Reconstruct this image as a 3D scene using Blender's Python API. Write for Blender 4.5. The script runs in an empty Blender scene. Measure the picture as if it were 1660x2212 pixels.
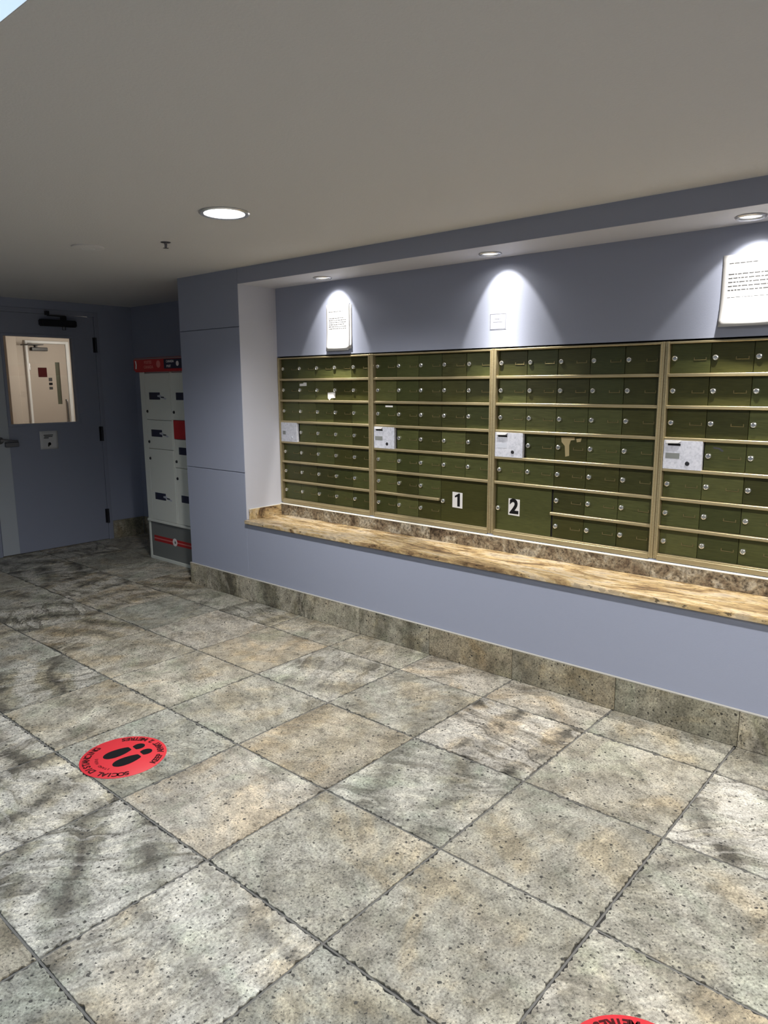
import bpy, bmesh, math, random
from mathutils import Vector, Matrix, Euler
random.seed(7)
PI = math.pi
SC = bpy.context.scene
COL = SC.collection

# ------------------------------------------------------------------ camera
cam_d = bpy.data.cameras.new('camera')
cam = bpy.data.objects.new('camera', cam_d)
COL.objects.link(cam)
cam_d.sensor_fit = 'HORIZONTAL'
cam_d.sensor_width = 36.0
cam_d.lens = 33.669
cam_d.clip_start = 0.02
RT = Vector((0.75404311, 0.65680218, -0.00546658))
UP = Vector((-0.1111147, 0.13575941, 0.98449119))
FW = Vector((-0.6473581, 0.74174138, -0.17534883))
m = Matrix.Identity(4)
for i in range(3):
    m[i][0], m[i][1], m[i][2] = RT[i], UP[i], -FW[i]
m[0][3], m[1][3], m[2][3] = 1.28, -2.82, 1.519
cam.matrix_world = m
SC.camera = cam

# ------------------------------------------------------------------ world, exposure
W = bpy.data.worlds.new('world')
SC.world = W
W.use_nodes = True
W.node_tree.nodes['Background'].inputs[0].default_value = (0.55, 0.72, 1.0, 1)
W.node_tree.nodes['Background'].inputs[1].default_value = 0.8
vs = SC.view_settings
vs.view_transform = 'Standard'
vs.look = 'None'
vs.gamma = 1
vs.use_curve_mapping = False
vs.exposure = 0.0

# light levels (lamps themselves are built with their fixtures below)
E_DOWN = 198.0        # ceiling downlights
E_NICHE = 105.0       # niche spotlights, narrow beam
E_SPILL = 15.0        # niche spotlights, wide spill
E_HALL = 27.0        # corridor lamp beyond the door
E_SKY = 2.2          # daylight on the skylight diffuser

# ------------------------------------------------------------------ helpers
def S(v):            # sRGB 0-255 -> linear
    v = v / 255.0
    return v / 12.92 if v <= 0.04045 else ((v + 0.055) / 1.055) ** 2.4
def rgb(r, g, b):
    return (S(r), S(g), S(b), 1)

def base_mat(name, col=(0.5, 0.5, 0.5, 1), rough=0.5, metal=0.0, spec=0.5):
    mt = bpy.data.materials.new(name)
    mt.use_nodes = True
    b = mt.node_tree.nodes['Principled BSDF']
    b.inputs['Base Color'].default_value = col
    b.inputs['Roughness'].default_value = rough
    b.inputs['Metallic'].default_value = metal
    b.inputs['Specular IOR Level'].default_value = spec
    return mt, mt.node_tree, b

class NT:
    def __init__(s, nt): s.nt = nt
    def n(s, t, **kw):
        nd = s.nt.nodes.new(t)
        for k, v in kw.items(): setattr(nd, k, v)
        return nd
    def l(s, a, b): s.nt.links.new(a, b)
    def noise(s, vec, scale, detail=4, rough=0.55, dist=0.0):
        nd = s.n('ShaderNodeTexNoise')
        nd.inputs['Scale'].default_value = scale
        nd.inputs['Detail'].default_value = detail
        nd.inputs['Roughness'].default_value = rough
        nd.inputs['Distortion'].default_value = dist
        if vec: s.l(vec, nd.inputs['Vector'])
        return nd.outputs['Fac']
    def ramp(s, fac, stops, interp='LINEAR'):
        nd = s.n('ShaderNodeValToRGB')
        cr = nd.color_ramp
        cr.interpolation = interp
        while len(cr.elements) < len(stops): cr.elements.new(0.5)
        for e, (p, c) in zip(cr.elements, stops):
            e.position = p
            e.color = c if len(c) == 4 else (*c, 1)
        s.l(fac, nd.inputs[0])
        return nd.outputs[0]
    def mix(s, fac, a, b, mode='MIX'):
        nd = s.n('ShaderNodeMix', data_type='RGBA', blend_type=mode)
        if isinstance(fac, (int, float)): nd.inputs[0].default_value = fac
        else: s.l(fac, nd.inputs[0])
        for k, v in ((6, a), (7, b)):
            if isinstance(v, tuple): nd.inputs[k].default_value = v
            else: s.l(v, nd.inputs[k])
        return nd.outputs[2]
    def math(s, op, a, b=0.0, clamp=False, c=0.0):
        nd = s.n('ShaderNodeMath', operation=op)
        nd.inputs[2].default_value = c
        nd.use_clamp = clamp
        for k, v in ((0, a), (1, b)):
            if isinstance(v, (int, float)): nd.inputs[k].default_value = v
            else: s.l(v, nd.inputs[k])
        return nd.outputs[0]
    def bump(s, h, bsdf, strength=0.2, dist=0.01):
        nd = s.n('ShaderNodeBump')
        nd.inputs['Strength'].default_value = strength
        nd.inputs['Distance'].default_value = dist
        s.l(h, nd.inputs['Height'])
        s.l(nd.outputs[0], bsdf.inputs['Normal'])
    def coords(s, rand=True, rot=False, scale=(1, 1, 1)):
        tc = s.n('ShaderNodeTexCoord').outputs['Object']
        mp = s.n('ShaderNodeMapping')
        mp.inputs['Scale'].default_value = scale
        s.l(tc, mp.inputs[0])
        v = mp.outputs[0]
        oi = s.n('ShaderNodeObjectInfo').outputs['Random']
        if rot:
            vr = s.n('ShaderNodeVectorRotate', rotation_type='Z_AXIS')
            s.l(v, vr.inputs['Vector'])
            s.l(s.math('MULTIPLY', oi, 47.0), vr.inputs['Angle'])
            v = vr.outputs[0]
        if rand:
            ad = s.n('ShaderNodeVectorMath', operation='ADD')
            cm = s.n('ShaderNodeCombineXYZ')
            s.l(s.math('MULTIPLY', oi, 61.7), cm.inputs[0])
            s.l(s.math('MULTIPLY', oi, 23.1), cm.inputs[1])
            s.l(s.math('MULTIPLY', oi, 91.3), cm.inputs[2])
            s.l(v, ad.inputs[0]); s.l(cm.outputs[0], ad.inputs[1])
            v = ad.outputs[0]
        return v, oi

def box(bm, x0, x1, y0, y1, z0, z1):
    vs_ = [bm.verts.new(p) for p in ((x0, y0, z0), (x1, y0, z0), (x1, y1, z0), (x0, y1, z0),
                                     (x0, y0, z1), (x1, y0, z1), (x1, y1, z1), (x0, y1, z1))]
    for f in ((0, 3, 2, 1), (4, 5, 6, 7), (0, 1, 5, 4), (1, 2, 6, 5), (2, 3, 7, 6), (3, 0, 4, 7)):
        bm.faces.new([vs_[i] for i in f])
def bbox(bm, x0, x1, y0, y1, z0, z1, bev=0.002, seg=1):
    t = bmesh.new()
    box(t, x0, x1, y0, y1, z0, z1)
    bmesh.ops.bevel(t, geom=t.edges[:], offset=bev, segments=seg, affect='EDGES')
    merge(bm, t)
def merge(bm, t, mat=None):
    if mat is not None: bmesh.ops.transform(t, matrix=mat, verts=t.verts[:])
    me = bpy.data.meshes.new('tmp')
    t.to_mesh(me); t.free()
    bm.from_mesh(me)
    bpy.data.meshes.remove(me)
def lathe(bm, prof, seg=24, mat=None):
    """prof: list of (r, z), revolved about Z"""
    t = bmesh.new()
    rings = []
    for r, z in prof:
        if r < 1e-6: rings.append([t.verts.new((0, 0, z))])
        else: rings.append([t.verts.new((r * math.cos(2 * PI * k / seg), r * math.sin(2 * PI * k / seg), z)) for k in range(seg)])
    for a, b in zip(rings, rings[1:]):
        for k in range(seg):
            k2 = (k + 1) % seg
            if len(a) == 1 and len(b) == 1: continue
            if len(a) == 1: t.faces.new((a[0], b[k], b[k2]))
            elif len(b) == 1: t.faces.new((a[k], a[k2], b[0]))
            else: t.faces.new((a[k], a[k2], b[k2], b[k]))
    bmesh.ops.recalc_face_normals(t, faces=t.faces[:])
    merge(bm, t, mat)
def tube(bm, pts, r, seg=10):
    pts = [Vector(p) for p in pts]
    rings = []
    for i, p in enumerate(pts):
        d = (pts[min(i + 1, len(pts) - 1)] - pts[max(i - 1, 0)]).normalized()
        a = d.orthogonal().normalized() if i == 0 else (a - d * a.dot(d)).normalized()
        b = d.cross(a)
        rings.append([bm.verts.new(p + r * (math.cos(2 * PI * k / seg) * a + math.sin(2 * PI * k / seg) * b)) for k in range(seg)])
    for u, v in zip(rings, rings[1:]):
        for k in range(seg): bm.faces.new((u[k], u[(k + 1) % seg], v[(k + 1) % seg], v[k]))
    bm.faces.new(rings[0][::-1]); bm.faces.new(rings[-1])
def prism(bm, poly, y0, y1):
    """poly of (x,z) extruded from y0 to y1 (front y0)"""
    a = [bm.verts.new((x, y0, z)) for x, z in poly]
    b = [bm.verts.new((x, y1, z)) for x, z in poly]
    bm.faces.new(a); bm.faces.new(b[::-1])
    n = len(poly)
    for i in range(n): bm.faces.new((a[i], b[i], b[(i + 1) % n], a[(i + 1) % n]))
    bmesh.ops.recalc_face_normals(bm, faces=bm.faces[:])

def mesh(name, bm, mat, smooth=False):
    me = bpy.data.meshes.new(name)
    bm.to_mesh(me); bm.free()
    if mat: me.materials.append(mat)
    if smooth:
        for p in me.polygons: p.use_smooth = True
        try: me.set_sharp_from_angle(angle=math.radians(35))
        except Exception: pass
    return me
def obj(name, bm, mat, parent=None, smooth=False, loc=None, label=None, kind=None):
    me = bm if isinstance(bm, bpy.types.Mesh) else mesh(name, bm, mat, smooth)
    o = bpy.data.objects.new(name, me)
    COL.objects.link(o)
    if parent: o.parent = parent
    if loc: o.location = loc
    if label: o['label'] = label
    if kind: o['kind'] = kind
    elif name in ('printed_lines', 'lettering', 'header_lettering', 'navy_lettering'): o['kind'] = 'stuff'
    return o
def tag(o, label, cat=None, group=None, kind=None):
    o['label'] = label
    if cat: o['category'] = cat
    if group: o['group'] = group
    if kind: o['kind'] = kind
    return o
def empty(name, loc=(0, 0, 0), rz=0):
    o = bpy.data.objects.new(name, None)
    COL.objects.link(o)
    o.location = loc
    o.rotation_euler = (0, 0, rz)
    o.empty_display_size = 0.1
    return o
def copy_tree(o, parent=None):
    c = o.copy(); COL.objects.link(c)
    if parent: c.parent = parent
    for ch in list(o.children): copy_tree(ch, c)
    return c
def text_mesh(bm, s, size, mat, bold=0.0, depth=0.0002, align='CENTER', spacing=1.0):
    """flat lettering lying in local XY, transformed by mat, added to bm"""
    cu = bpy.data.curves.new('text', 'FONT')
    cu.body = s; cu.size = size; cu.offset = bold; cu.extrude = depth
    cu.align_x = align; cu.align_y = 'CENTER'; cu.resolution_u = 3
    cu.space_character = spacing
    o = bpy.data.objects.new('text', cu)
    me = bpy.data.meshes.new_from_object(o)
    t = bmesh.new(); t.from_mesh(me)
    bmesh.ops.transform(t, matrix=mat, verts=t.verts[:])
    me2 = bpy.data.meshes.new('t'); t.to_mesh(me2); t.free()
    bm.from_mesh(me2)
    bpy.data.meshes.remove(me2); bpy.data.meshes.remove(me)
    bpy.data.objects.remove(o); bpy.data.curves.remove(cu)
# lettering frames: text XY -> wall facing -Y (x right, z up) ; wall facing +X (y right)
def on_y(x, y, z, tilt=0.0): return Matrix.Translation((x, y, z)) @ Matrix.Rotation(PI / 2, 4, 'X') @ Matrix.Rotation(tilt, 4, 'Z')
def on_x(x, y, z): return Matrix.Translation((x, y, z)) @ Matrix.Rotation(PI / 2, 4, 'Z') @ Matrix.Rotation(PI / 2, 4, 'X')

# ------------------------------------------------------------------ materials
def paint(name, col, rough=0.55, bump=0.08, bscale=160, var=0.05):
    mt, nt, b = base_mat(name, col, rough, spec=0.3)
    t = NT(nt); v, oi = t.coords(False)
    big = t.noise(v, 1.3, 3)
    c = t.mix(t.math('MULTIPLY', big, var * 2), col, tuple(x * 0.85 for x in col[:3]) + (1,))
    t.l(c, b.inputs['Base Color'])
    t.bump(t.noise(v, bscale, 3), b, bump, 0.004)
    return mt
M = {}
WALLC = (0.315, 0.340, 0.432, 1)
M['wall'] = paint('blue grey wall paint', WALLC)
M['door'] = paint('blue grey door paint', (0.285, 0.306, 0.382, 1), 0.45, 0.03)
M['trimwhite'] = base_mat('bright white trim', (0.88, 0.89, 0.90, 1), 0.5)[0]
M['reveal'] = paint('pale lilac reveal tone', (0.54, 0.55, 0.62, 1))  # paler than the wall colour, for niche sides and soffit
M['edge'] = paint('pale grey door edge', (0.44, 0.47, 0.50, 1), 0.45, 0.03)
M['ceiling'] = paint('textured ceiling plaster', (0.64, 0.632, 0.635, 1), 0.8, 0.5, 110, 0.03)
M['white'] = paint('white paint', (0.78, 0.79, 0.80, 1), 0.5, 0.03)
M['cream'] = paint('cream corridor paint', (0.56, 0.495, 0.435, 1), 0.55, 0.05)
M['creamdoor'] = paint('cream door paint', (0.46, 0.40, 0.35, 1), 0.5, 0.03)
M['locker'] = paint('off white locker enamel', (0.66, 0.68, 0.625, 1), 0.35, 0.01)
M['lockergrey'] = paint('grey locker plinth', (0.17, 0.178, 0.172, 1), 0.35, 0.01)
M['gap'] = base_mat('recess shade', (0.012, 0.012, 0.012, 1), 0.9)[0]  # near-black stands in for the shade in gaps around the mailboxes
M['black'] = base_mat('black print', (0.006, 0.006, 0.007, 1), 0.8, spec=0.15)[0]
M['rubber'] = base_mat('dark closer enamel', (0.012, 0.012, 0.015, 1), 0.4)[0]
M['navy'] = base_mat('navy print', (0.012, 0.014, 0.04, 1), 0.5)[0]
M['red'] = base_mat('red enamel', (0.42, 0.012, 0.014, 1), 0.4)[0]
M['sticker'] = base_mat('red vinyl', (0.60, 0.032, 0.042, 1), 0.5, spec=0.35)[0]
M['darkred'] = base_mat('dark red print', (0.055, 0.004, 0.005, 1), 0.75, spec=0.2)[0]
M['pale'] = base_mat('pale print', (0.75, 0.70, 0.70, 1), 0.5)[0]
M['pink'] = base_mat('pale red print', (0.62, 0.18, 0.17, 1), 0.5)[0]
M['paper'] = base_mat('white paper', (0.62, 0.612, 0.61, 1), 0.7, spec=0.2)[0]
M['paper2'] = base_mat('grey white card', (0.42, 0.44, 0.50, 1), 0.6, spec=0.3)[0]
M['cardline'] = base_mat('pale card outline', (0.11, 0.115, 0.14, 1), 0.6)[0]
M['card'] = base_mat('pale lilac card', (0.36, 0.375, 0.44, 1), 0.6, spec=0.3)[0]
M['ink'] = base_mat('grey ink', (0.05, 0.05, 0.053, 1), 0.7)[0]
M['inkred'] = base_mat('faded ink', (0.20, 0.16, 0.165, 1), 0.7)[0]
M['residue'] = base_mat('glue residue', (0.32, 0.26, 0.13, 1), 0.7)[0]
M['brass'] = base_mat('brass holder', (0.20, 0.165, 0.075, 1), 0.42, 0.6)[0]
M['steel'] = base_mat('lock steel', (0.72, 0.72, 0.68, 1), 0.22, 0.9)[0]
M['satin'] = base_mat('satin grey steel', (0.22, 0.22, 0.23, 1), 0.35, 0.8)[0]
M['bronze'] = base_mat('dark hinge steel', (0.03, 0.03, 0.035, 1), 0.4, 0.5)[0]
M['chrome'] = base_mat('bright trim', (0.75, 0.76, 0.78, 1), 0.25, 0.7)[0]
M['caulk'] = base_mat('white caulk', (0.75, 0.72, 0.64, 1), 0.6)[0]
M['skirtcap'] = base_mat('pale joint filler', (0.48, 0.46, 0.41, 1), 0.7)[0]

def emit(name, col, strength):
    mt, nt, b = base_mat(name, (0.8, 0.8, 0.8, 1), 0.4)
    b.inputs['Emission Color'].default_value = col
    b.inputs['Emission Strength'].default_value = strength
    return mt
M['lens'] = emit('lit downlight lens', (0.93, 0.97, 1.0, 1), 25.0)
M['nlens'] = emit('spotlight lens', (0.95, 0.97, 1.0, 1), 1.0)
M['sky'] = emit('daylit diffuser', (0.60, 0.79, 1.0, 1), E_SKY)
M['hall'] = emit('lit corridor lens', (1.0, 0.86, 0.72, 1), 4.0)

def make_glass():
    mt = bpy.data.materials.new('clear pane'); mt.use_nodes = True
    nt = mt.node_tree; t = NT(nt)
    nt.nodes.remove(nt.nodes['Principled BSDF'])
    tr = t.n('ShaderNodeBsdfTransparent'); tr.inputs[0].default_value = (0.93, 0.95, 0.94, 1)
    gl = t.n('ShaderNodeBsdfGlossy'); gl.inputs['Roughness'].default_value = 0.02
    fr = t.n('ShaderNodeFresnel'); fr.inputs[0].default_value = 1.45
    mx = t.n('ShaderNodeMixShader')
    t.l(fr.outputs[0], mx.inputs[0]); t.l(tr.outputs[0], mx.inputs[1]); t.l(gl.outputs[0], mx.inputs[2])
    t.l(mx.outputs[0], nt.nodes['Material Output'].inputs[0])
    return mt
M['glass'] = make_glass()

def make_stone(name, lighten=1.0, rough=0.42, pits=True, warm=0.0):
    mt, nt, b = base_mat(name, rough=rough, spec=0.45)
    t = NT(nt)
    v, oi = t.coords(True, True)
    big = t.noise(v, 2.4, 6, 0.62, 1.6)
    # body colour: grey <-> tan, tile by tile
    c1 = t.ramp(big, [(0.31, (0.34, 0.315, 0.27)), (0.43, (0.49, 0.47, 0.42)), (0.53, (0.61, 0.59, 0.535)), (0.66, (0.77, 0.745, 0.69))])
    tint = t.ramp(oi, [(0.0, (1.0, 0.96, 0.86)), (0.2, (0.80, 0.82, 0.77)), (0.4, (1.10, 1.05, 0.98)), (0.55, (0.88, 0.87, 0.80)), (0.7, (1.18, 1.17, 1.12)), (0.88, (0.94, 0.86, 0.72))], 'CONSTANT')
    c = t.mix(1.0, c1, tint, 'MULTIPLY')
    hue = t.ramp(t.noise(v, 3.1, 4, 0.6, 0.8), [(0.36, (0.93, 0.99, 0.94)), (0.46, (1.0, 1.0, 1.0)), (0.54, (1.0, 0.985, 0.95)), (0.64, (1.10, 1.0, 0.86))])
    c = t.mix(1.0, c, hue, 'MULTIPLY')
    # flowing bands
    wv = t.n('ShaderNodeTexWave', wave_type='BANDS')
    wv.inputs['Scale'].default_value = 1.25; wv.inputs['Distortion'].default_value = 5.5
    wv.inputs['Detail'].default_value = 5; wv.inputs['Detail Scale'].default_value = 1.1; wv.inputs['Detail Roughness'].default_value = 0.6
    t.l(v, wv.inputs['Vector'])
    oi2 = t.math('FRACT', t.math('MULTIPLY', oi, 13.7))
    strong = t.ramp(oi2, [(0.0, (0.25,) * 3), (0.5, (0.6,) * 3), (0.72, (1.0,) * 3)], 'CONSTANT')
    vein = t.ramp(wv.outputs['Fac'], [(0.0, (1, 1, 1)), (0.04, (0.9,) * 3), (0.10, (0.45,) * 3), (0.34, (0, 0, 0))])
    vm = t.math('MULTIPLY', t.math('MULTIPLY', vein, strong), t.ramp(t.noise(v, 6, 4), [(0.36, (0.25,) * 3), (0.56, (1.0,) * 3)]))
    c = t.mix(vm, c, (0.17, 0.155, 0.125, 1))
    light = t.ramp(wv.outputs['Fac'], [(0.50, (0, 0, 0)), (0.85, (1, 1, 1))])
    c = t.mix(t.math('MULTIPLY', t.math('MULTIPLY', light, strong), 0.65), c, (0.86, 0.82, 0.74, 1))
    # fine flow striations, bent by a slow warp
    wn_ = t.n('ShaderNodeTexNoise'); wn_.inputs['Scale'].default_value = 3.2; wn_.inputs['Detail'].default_value = 3
    t.l(v, wn_.inputs['Vector'])
    sc_ = t.n('ShaderNodeVectorMath', operation='SCALE'); sc_.inputs['Scale'].default_value = 0.34
    t.l(wn_.outputs['Color'], sc_.inputs[0])
    ad_ = t.n('ShaderNodeVectorMath', operation='ADD'); t.l(v, ad_.inputs[0]); t.l(sc_.outputs[0], ad_.inputs[1])
    ms_ = t.n('ShaderNodeMapping'); ms_.inputs['Scale'].default_value = (1.3, 9.0, 1.0)
    t.l(ad_.outputs[0], ms_.inputs[0])
    st_ = t.noise(ms_.outputs[0], 2.0, 8, 0.66)
    stm = t.mix(1.0, t.ramp(st_, [(0.34, (0.40, 0.38, 0.33)), (0.43, (0.80, 0.79, 0.76)), (0.50, (1.0, 1.0, 1.0)), (0.60, (1.30, 1.28, 1.22))]), (1, 1, 1, 1), 'MULTIPLY')
    c = t.mix(t.math('MULTIPLY_ADD', strong, 0.65, False, 0.25), c, t.mix(1.0, c, stm, 'MULTIPLY'))
    # long sharp seams where the warped field crosses its middle
    rs_ = t.n('ShaderNodeMapping'); rs_.inputs['Scale'].default_value = (0.9, 3.6, 1.0); rs_.inputs['Location'].default_value = (3.1, 1.7, 0)
    t.l(ad_.outputs[0], rs_.inputs[0])
    rn_ = t.noise(rs_.outputs[0], 1.6, 5, 0.5)
    rd_ = t.math('ABSOLUTE', t.math('SUBTRACT', rn_, 0.5))
    seam = t.ramp(rd_, [(0.0, (1, 1, 1)), (0.006, (0.8,) * 3), (0.028, (0.18,) * 3), (0.06, (0, 0, 0))])
    seam = t.math('MULTIPLY', seam, t.ramp(t.noise(v, 4.2, 3), [(0.42, (0.0,) * 3), (0.56, (0.85,) * 3)]))
    c = t.mix(t.math('MULTIPLY', seam, strong), c, (0.16, 0.145, 0.118, 1))
    halo = t.ramp(t.math('SUBTRACT', rn_, 0.5), [(0.02, (0, 0, 0)), (0.045, (1, 1, 1)), (0.11, (0, 0, 0))])
    c = t.mix(t.math('MULTIPLY', t.math('MULTIPLY', halo, strong), 0.45), c, (0.90, 0.86, 0.78, 1))
    # mottling and grain
    g1 = t.noise(v, 20, 8, 0.78)
    c = t.mix(1.0, c, t.ramp(g1, [(0.35, (0.52, 0.515, 0.50)), (0.46, (0.92, 0.92, 0.91)), (0.55, (1.08, 1.08, 1.07)), (0.66, (1.36, 1.35, 1.32))]), 'MULTIPLY')
    g2 = t.noise(v, 130, 3, 0.7)
    c = t.mix(1.0, c, t.ramp(g2, [(0.33, (0.30, 0.30, 0.29)), (0.44, (0.90, 0.90, 0.90)), (0.55, (1.08, 1.08, 1.08)), (0.66, (1.45, 1.45, 1.43))]), 'MULTIPLY')
    h = g1
    if pits:
        wp = t.n('ShaderNodeTexNoise'); wp.inputs['Scale'].default_value = 90; wp.inputs['Detail'].default_value = 2
        t.l(v, wp.inputs['Vector'])
        ws = t.n('ShaderNodeVectorMath', operation='SCALE'); ws.inputs['Scale'].default_value = 0.012
        t.l(wp.outputs['Color'], ws.inputs[0])
        wa = t.n('ShaderNodeVectorMath', operation='ADD'); t.l(v, wa.inputs[0]); t.l(ws.outputs[0], wa.inputs[1])
        pit = None
        for scl, lo, rad in ((62, 0.87, 0.40), (125, 0.85, 0.42)):
            vo = t.n('ShaderNodeTexVoronoi'); vo.inputs['Scale'].default_value = scl
            t.l(wa.outputs[0], vo.inputs['Vector'])
            sep = t.n('ShaderNodeSeparateColor'); t.l(vo.outputs['Color'], sep.inputs[0])
            msk = t.math('SUBTRACT', lo + 0.09, t.math('MULTIPLY', t.noise(v, 5.0, 3), 0.20))
            on = t.math('GREATER_THAN', sep.outputs[0], msk)
            rr = t.math('MULTIPLY_ADD', sep.outputs[1], rad * 0.6, False, rad * 0.4)
            ed = t.ramp(t.math('SUBTRACT', rr, vo.outputs['Distance']), [(0.0, (0, 0, 0)), (0.07, (1, 1, 1))])
            pp = t.math('MULTIPLY', on, ed)
            pit = pp if pit is None else t.math('MAXIMUM', pit, pp)
        c = t.mix(t.math('MULTIPLY', pit, 0.93), c, (0.055, 0.052, 0.046, 1))
        h = t.math('SUBTRACT', g1, t.math('MULTIPLY', pit, 1.2))
    if lighten != 1.0 or warm:
        c = t.mix(1.0, c, (lighten, lighten * (1 - warm * 0.3), lighten * (1 - warm), 1), 'MULTIPLY')
    t.l(c, b.inputs['Base Color'])
    t.l(t.ramp(g1, [(0.3, (rough + 0.16,) * 3), (0.7, (rough - 0.06,) * 3)]), b.inputs['Roughness'])
    t.bump(h, b, 0.5, 0.005)
    return mt
M['tile'] = make_stone('veined stone tile', 0.57)
M['skirt'] = make_stone('stone skirting', 0.50, 0.45, True, 0.12)

def make_grout():
    mt, nt, b = base_mat('dark grout', rough=0.8)
    t = NT(nt); v, oi = t.coords(False)
    t.l(t.ramp(t.noise(v, 60, 4), [(0.3, (0.022, 0.021, 0.019)), (0.7, (0.05, 0.048, 0.044))]), b.inputs['Base Color'])
    return mt
M['grout'] = make_grout()

def make_granite(name, scale):
    mt, nt, b = base_mat(name, rough=0.22, spec=0.5)
    t = NT(nt); v, oi = t.coords(True, False, scale)
    n1 = t.noise(v, 4, 6, 0.65, 1.5)
    c = t.ramp(n1, [(0.34, (0.10, 0.06, 0.035)), (0.42, (0.29, 0.195, 0.10)), (0.49, (0.47, 0.345, 0.175)), (0.56, (0.56, 0.45, 0.30)), (0.66, (0.42, 0.355, 0.27))])
    vo = t.n('ShaderNodeTexVoronoi'); vo.inputs['Scale'].default_value = 60
    t.l(v, vo.inputs['Vector'])
    c = t.mix(1.0, c, t.ramp(vo.outputs['Color'], [(0.0, (0.62, 0.6, 0.58)), (0.5, (1, 1, 1)), (1, (1.25, 1.22, 1.15))]), 'MULTIPLY')
    sp = t.ramp(t.noise(v, 48, 4, 0.6), [(0.60, (0, 0, 0)), (0.66, (1, 1, 1))])
    c = t.mix(t.math('MULTIPLY', sp, 0.8), c, (0.03, 0.022, 0.018, 1))
    t.l(c, b.inputs['Base Color'])
    return mt
M['granite'] = make_granite('golden granite', (0.55, 2.0, 1.0))
M['granite2'] = make_granite('brown speckled granite', (1.0, 1.0, 1.0))
# the upstand is a darker cut of the same stone
def make_upstand():
    mt, nt, b = base_mat('brown granite upstand', rough=0.3)
    t = NT(nt); v, oi = t.coords(True)
    n1 = t.noise(v, 9, 6, 0.7, 1.0)
    c = t.ramp(n1, [(0.32, (0.035, 0.024, 0.017)), (0.43, (0.125, 0.092, 0.062)), (0.52, (0.20, 0.165, 0.115)), (0.60, (0.31, 0.28, 0.225)), (0.68, (0.15, 0.13, 0.10))])
    c = t.mix(1.0, c, t.ramp(t.noise(v, 62, 4, 0.75), [(0.36, (0.22, 0.20, 0.19)), (0.47, (0.95, 0.95, 0.95)), (0.62, (1.6, 1.58, 1.52))]), 'MULTIPLY')
    t.l(c, b.inputs['Base Color'])
    return mt
M['upstand'] = make_upstand()

def make_green():
    mt, nt, b = base_mat('olive anodised door', rough=0.40, metal=0.28, spec=0.5)
    t = NT(nt); v, oi = t.coords(True, False, (6, 6, 90))
    c = t.ramp(oi, [(0.0, (0.040, 0.041, 0.010)), (0.18, (0.065, 0.071, 0.021)), (0.36, (0.045, 0.051, 0.014)), (0.55, (0.083, 0.087, 0.028)), (0.7, (0.048, 0.048, 0.011)), (0.86, (0.069, 0.075, 0.023))], 'CONSTANT')
    n = t.noise(v, 3, 4)
    c = t.mix(1.0, c, t.ramp(n, [(0.3, (0.8, 0.8, 0.8)), (0.7, (1.2, 1.2, 1.2))]), 'MULTIPLY')
    t.l(c, b.inputs['Base Color'])
    t.l(t.ramp(n, [(0.3, (0.34,) * 3), (0.7, (0.46,) * 3)]), b.inputs['Roughness'])
    t.bump(n, b, 0.04, 0.002)
    return mt
M['green'] = make_green()
def make_gold():
    mt, nt, b = base_mat('pale gold aluminium', (0.42, 0.35, 0.205, 1), 0.36, 0.6)
    t = NT(nt); v, oi = t.coords(True, False, (3, 60, 60))
    n = t.noise(v, 4, 3)
    t.l(t.ramp(n, [(0.3, (0.37, 0.305, 0.175)), (0.7, (0.46, 0.385, 0.23))]), b.inputs['Base Color'])
    return mt
M['gold'] = make_gold()
def make_speckwhite():
    mt, nt, b = base_mat('speckled white door', rough=0.4)
    t = NT(nt); v, oi = t.coords(True)
    t.l(t.ramp(t.noise(v, 70, 4, 0.7), [(0.34, (0.36, 0.37, 0.42)), (0.5, (0.46, 0.47, 0.53)), (0.7, (0.53, 0.54, 0.59))]), b.inputs['Base Color'])
    return mt
M['speckwhite'] = make_speckwhite()

# ------------------------------------------------------------------ room dimensions (metres)
YW = 0.2873           # mailbox wall face
YB = 0.614            # back of the niche
ZC = 2.280            # ceiling
ZH = 2.180            # niche soffit
XN0, XN1 = -2.715, 0.957   # niche ends
XP = -3.412           # pillar's left edge
XD = -5.451           # door wall
YA = 1.085            # back wall of the locker alcove
XE, YS = 3.2, -4.9    # right-hand and rear walls
TS = 0.54             # floor tile
ZCT = 0.5835          # counter top

# ------------------------------------------------------------------ floor
bm = bmesh.new()
box(bm, XD - 0.12, XE + 0.1, YS - 0.1, YA + 0.1, -0.12, -0.006)
floor = tag(obj('floor', bm, M['grout']), 'stone tiled lobby floor with dark grout joints', kind='structure')

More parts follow.
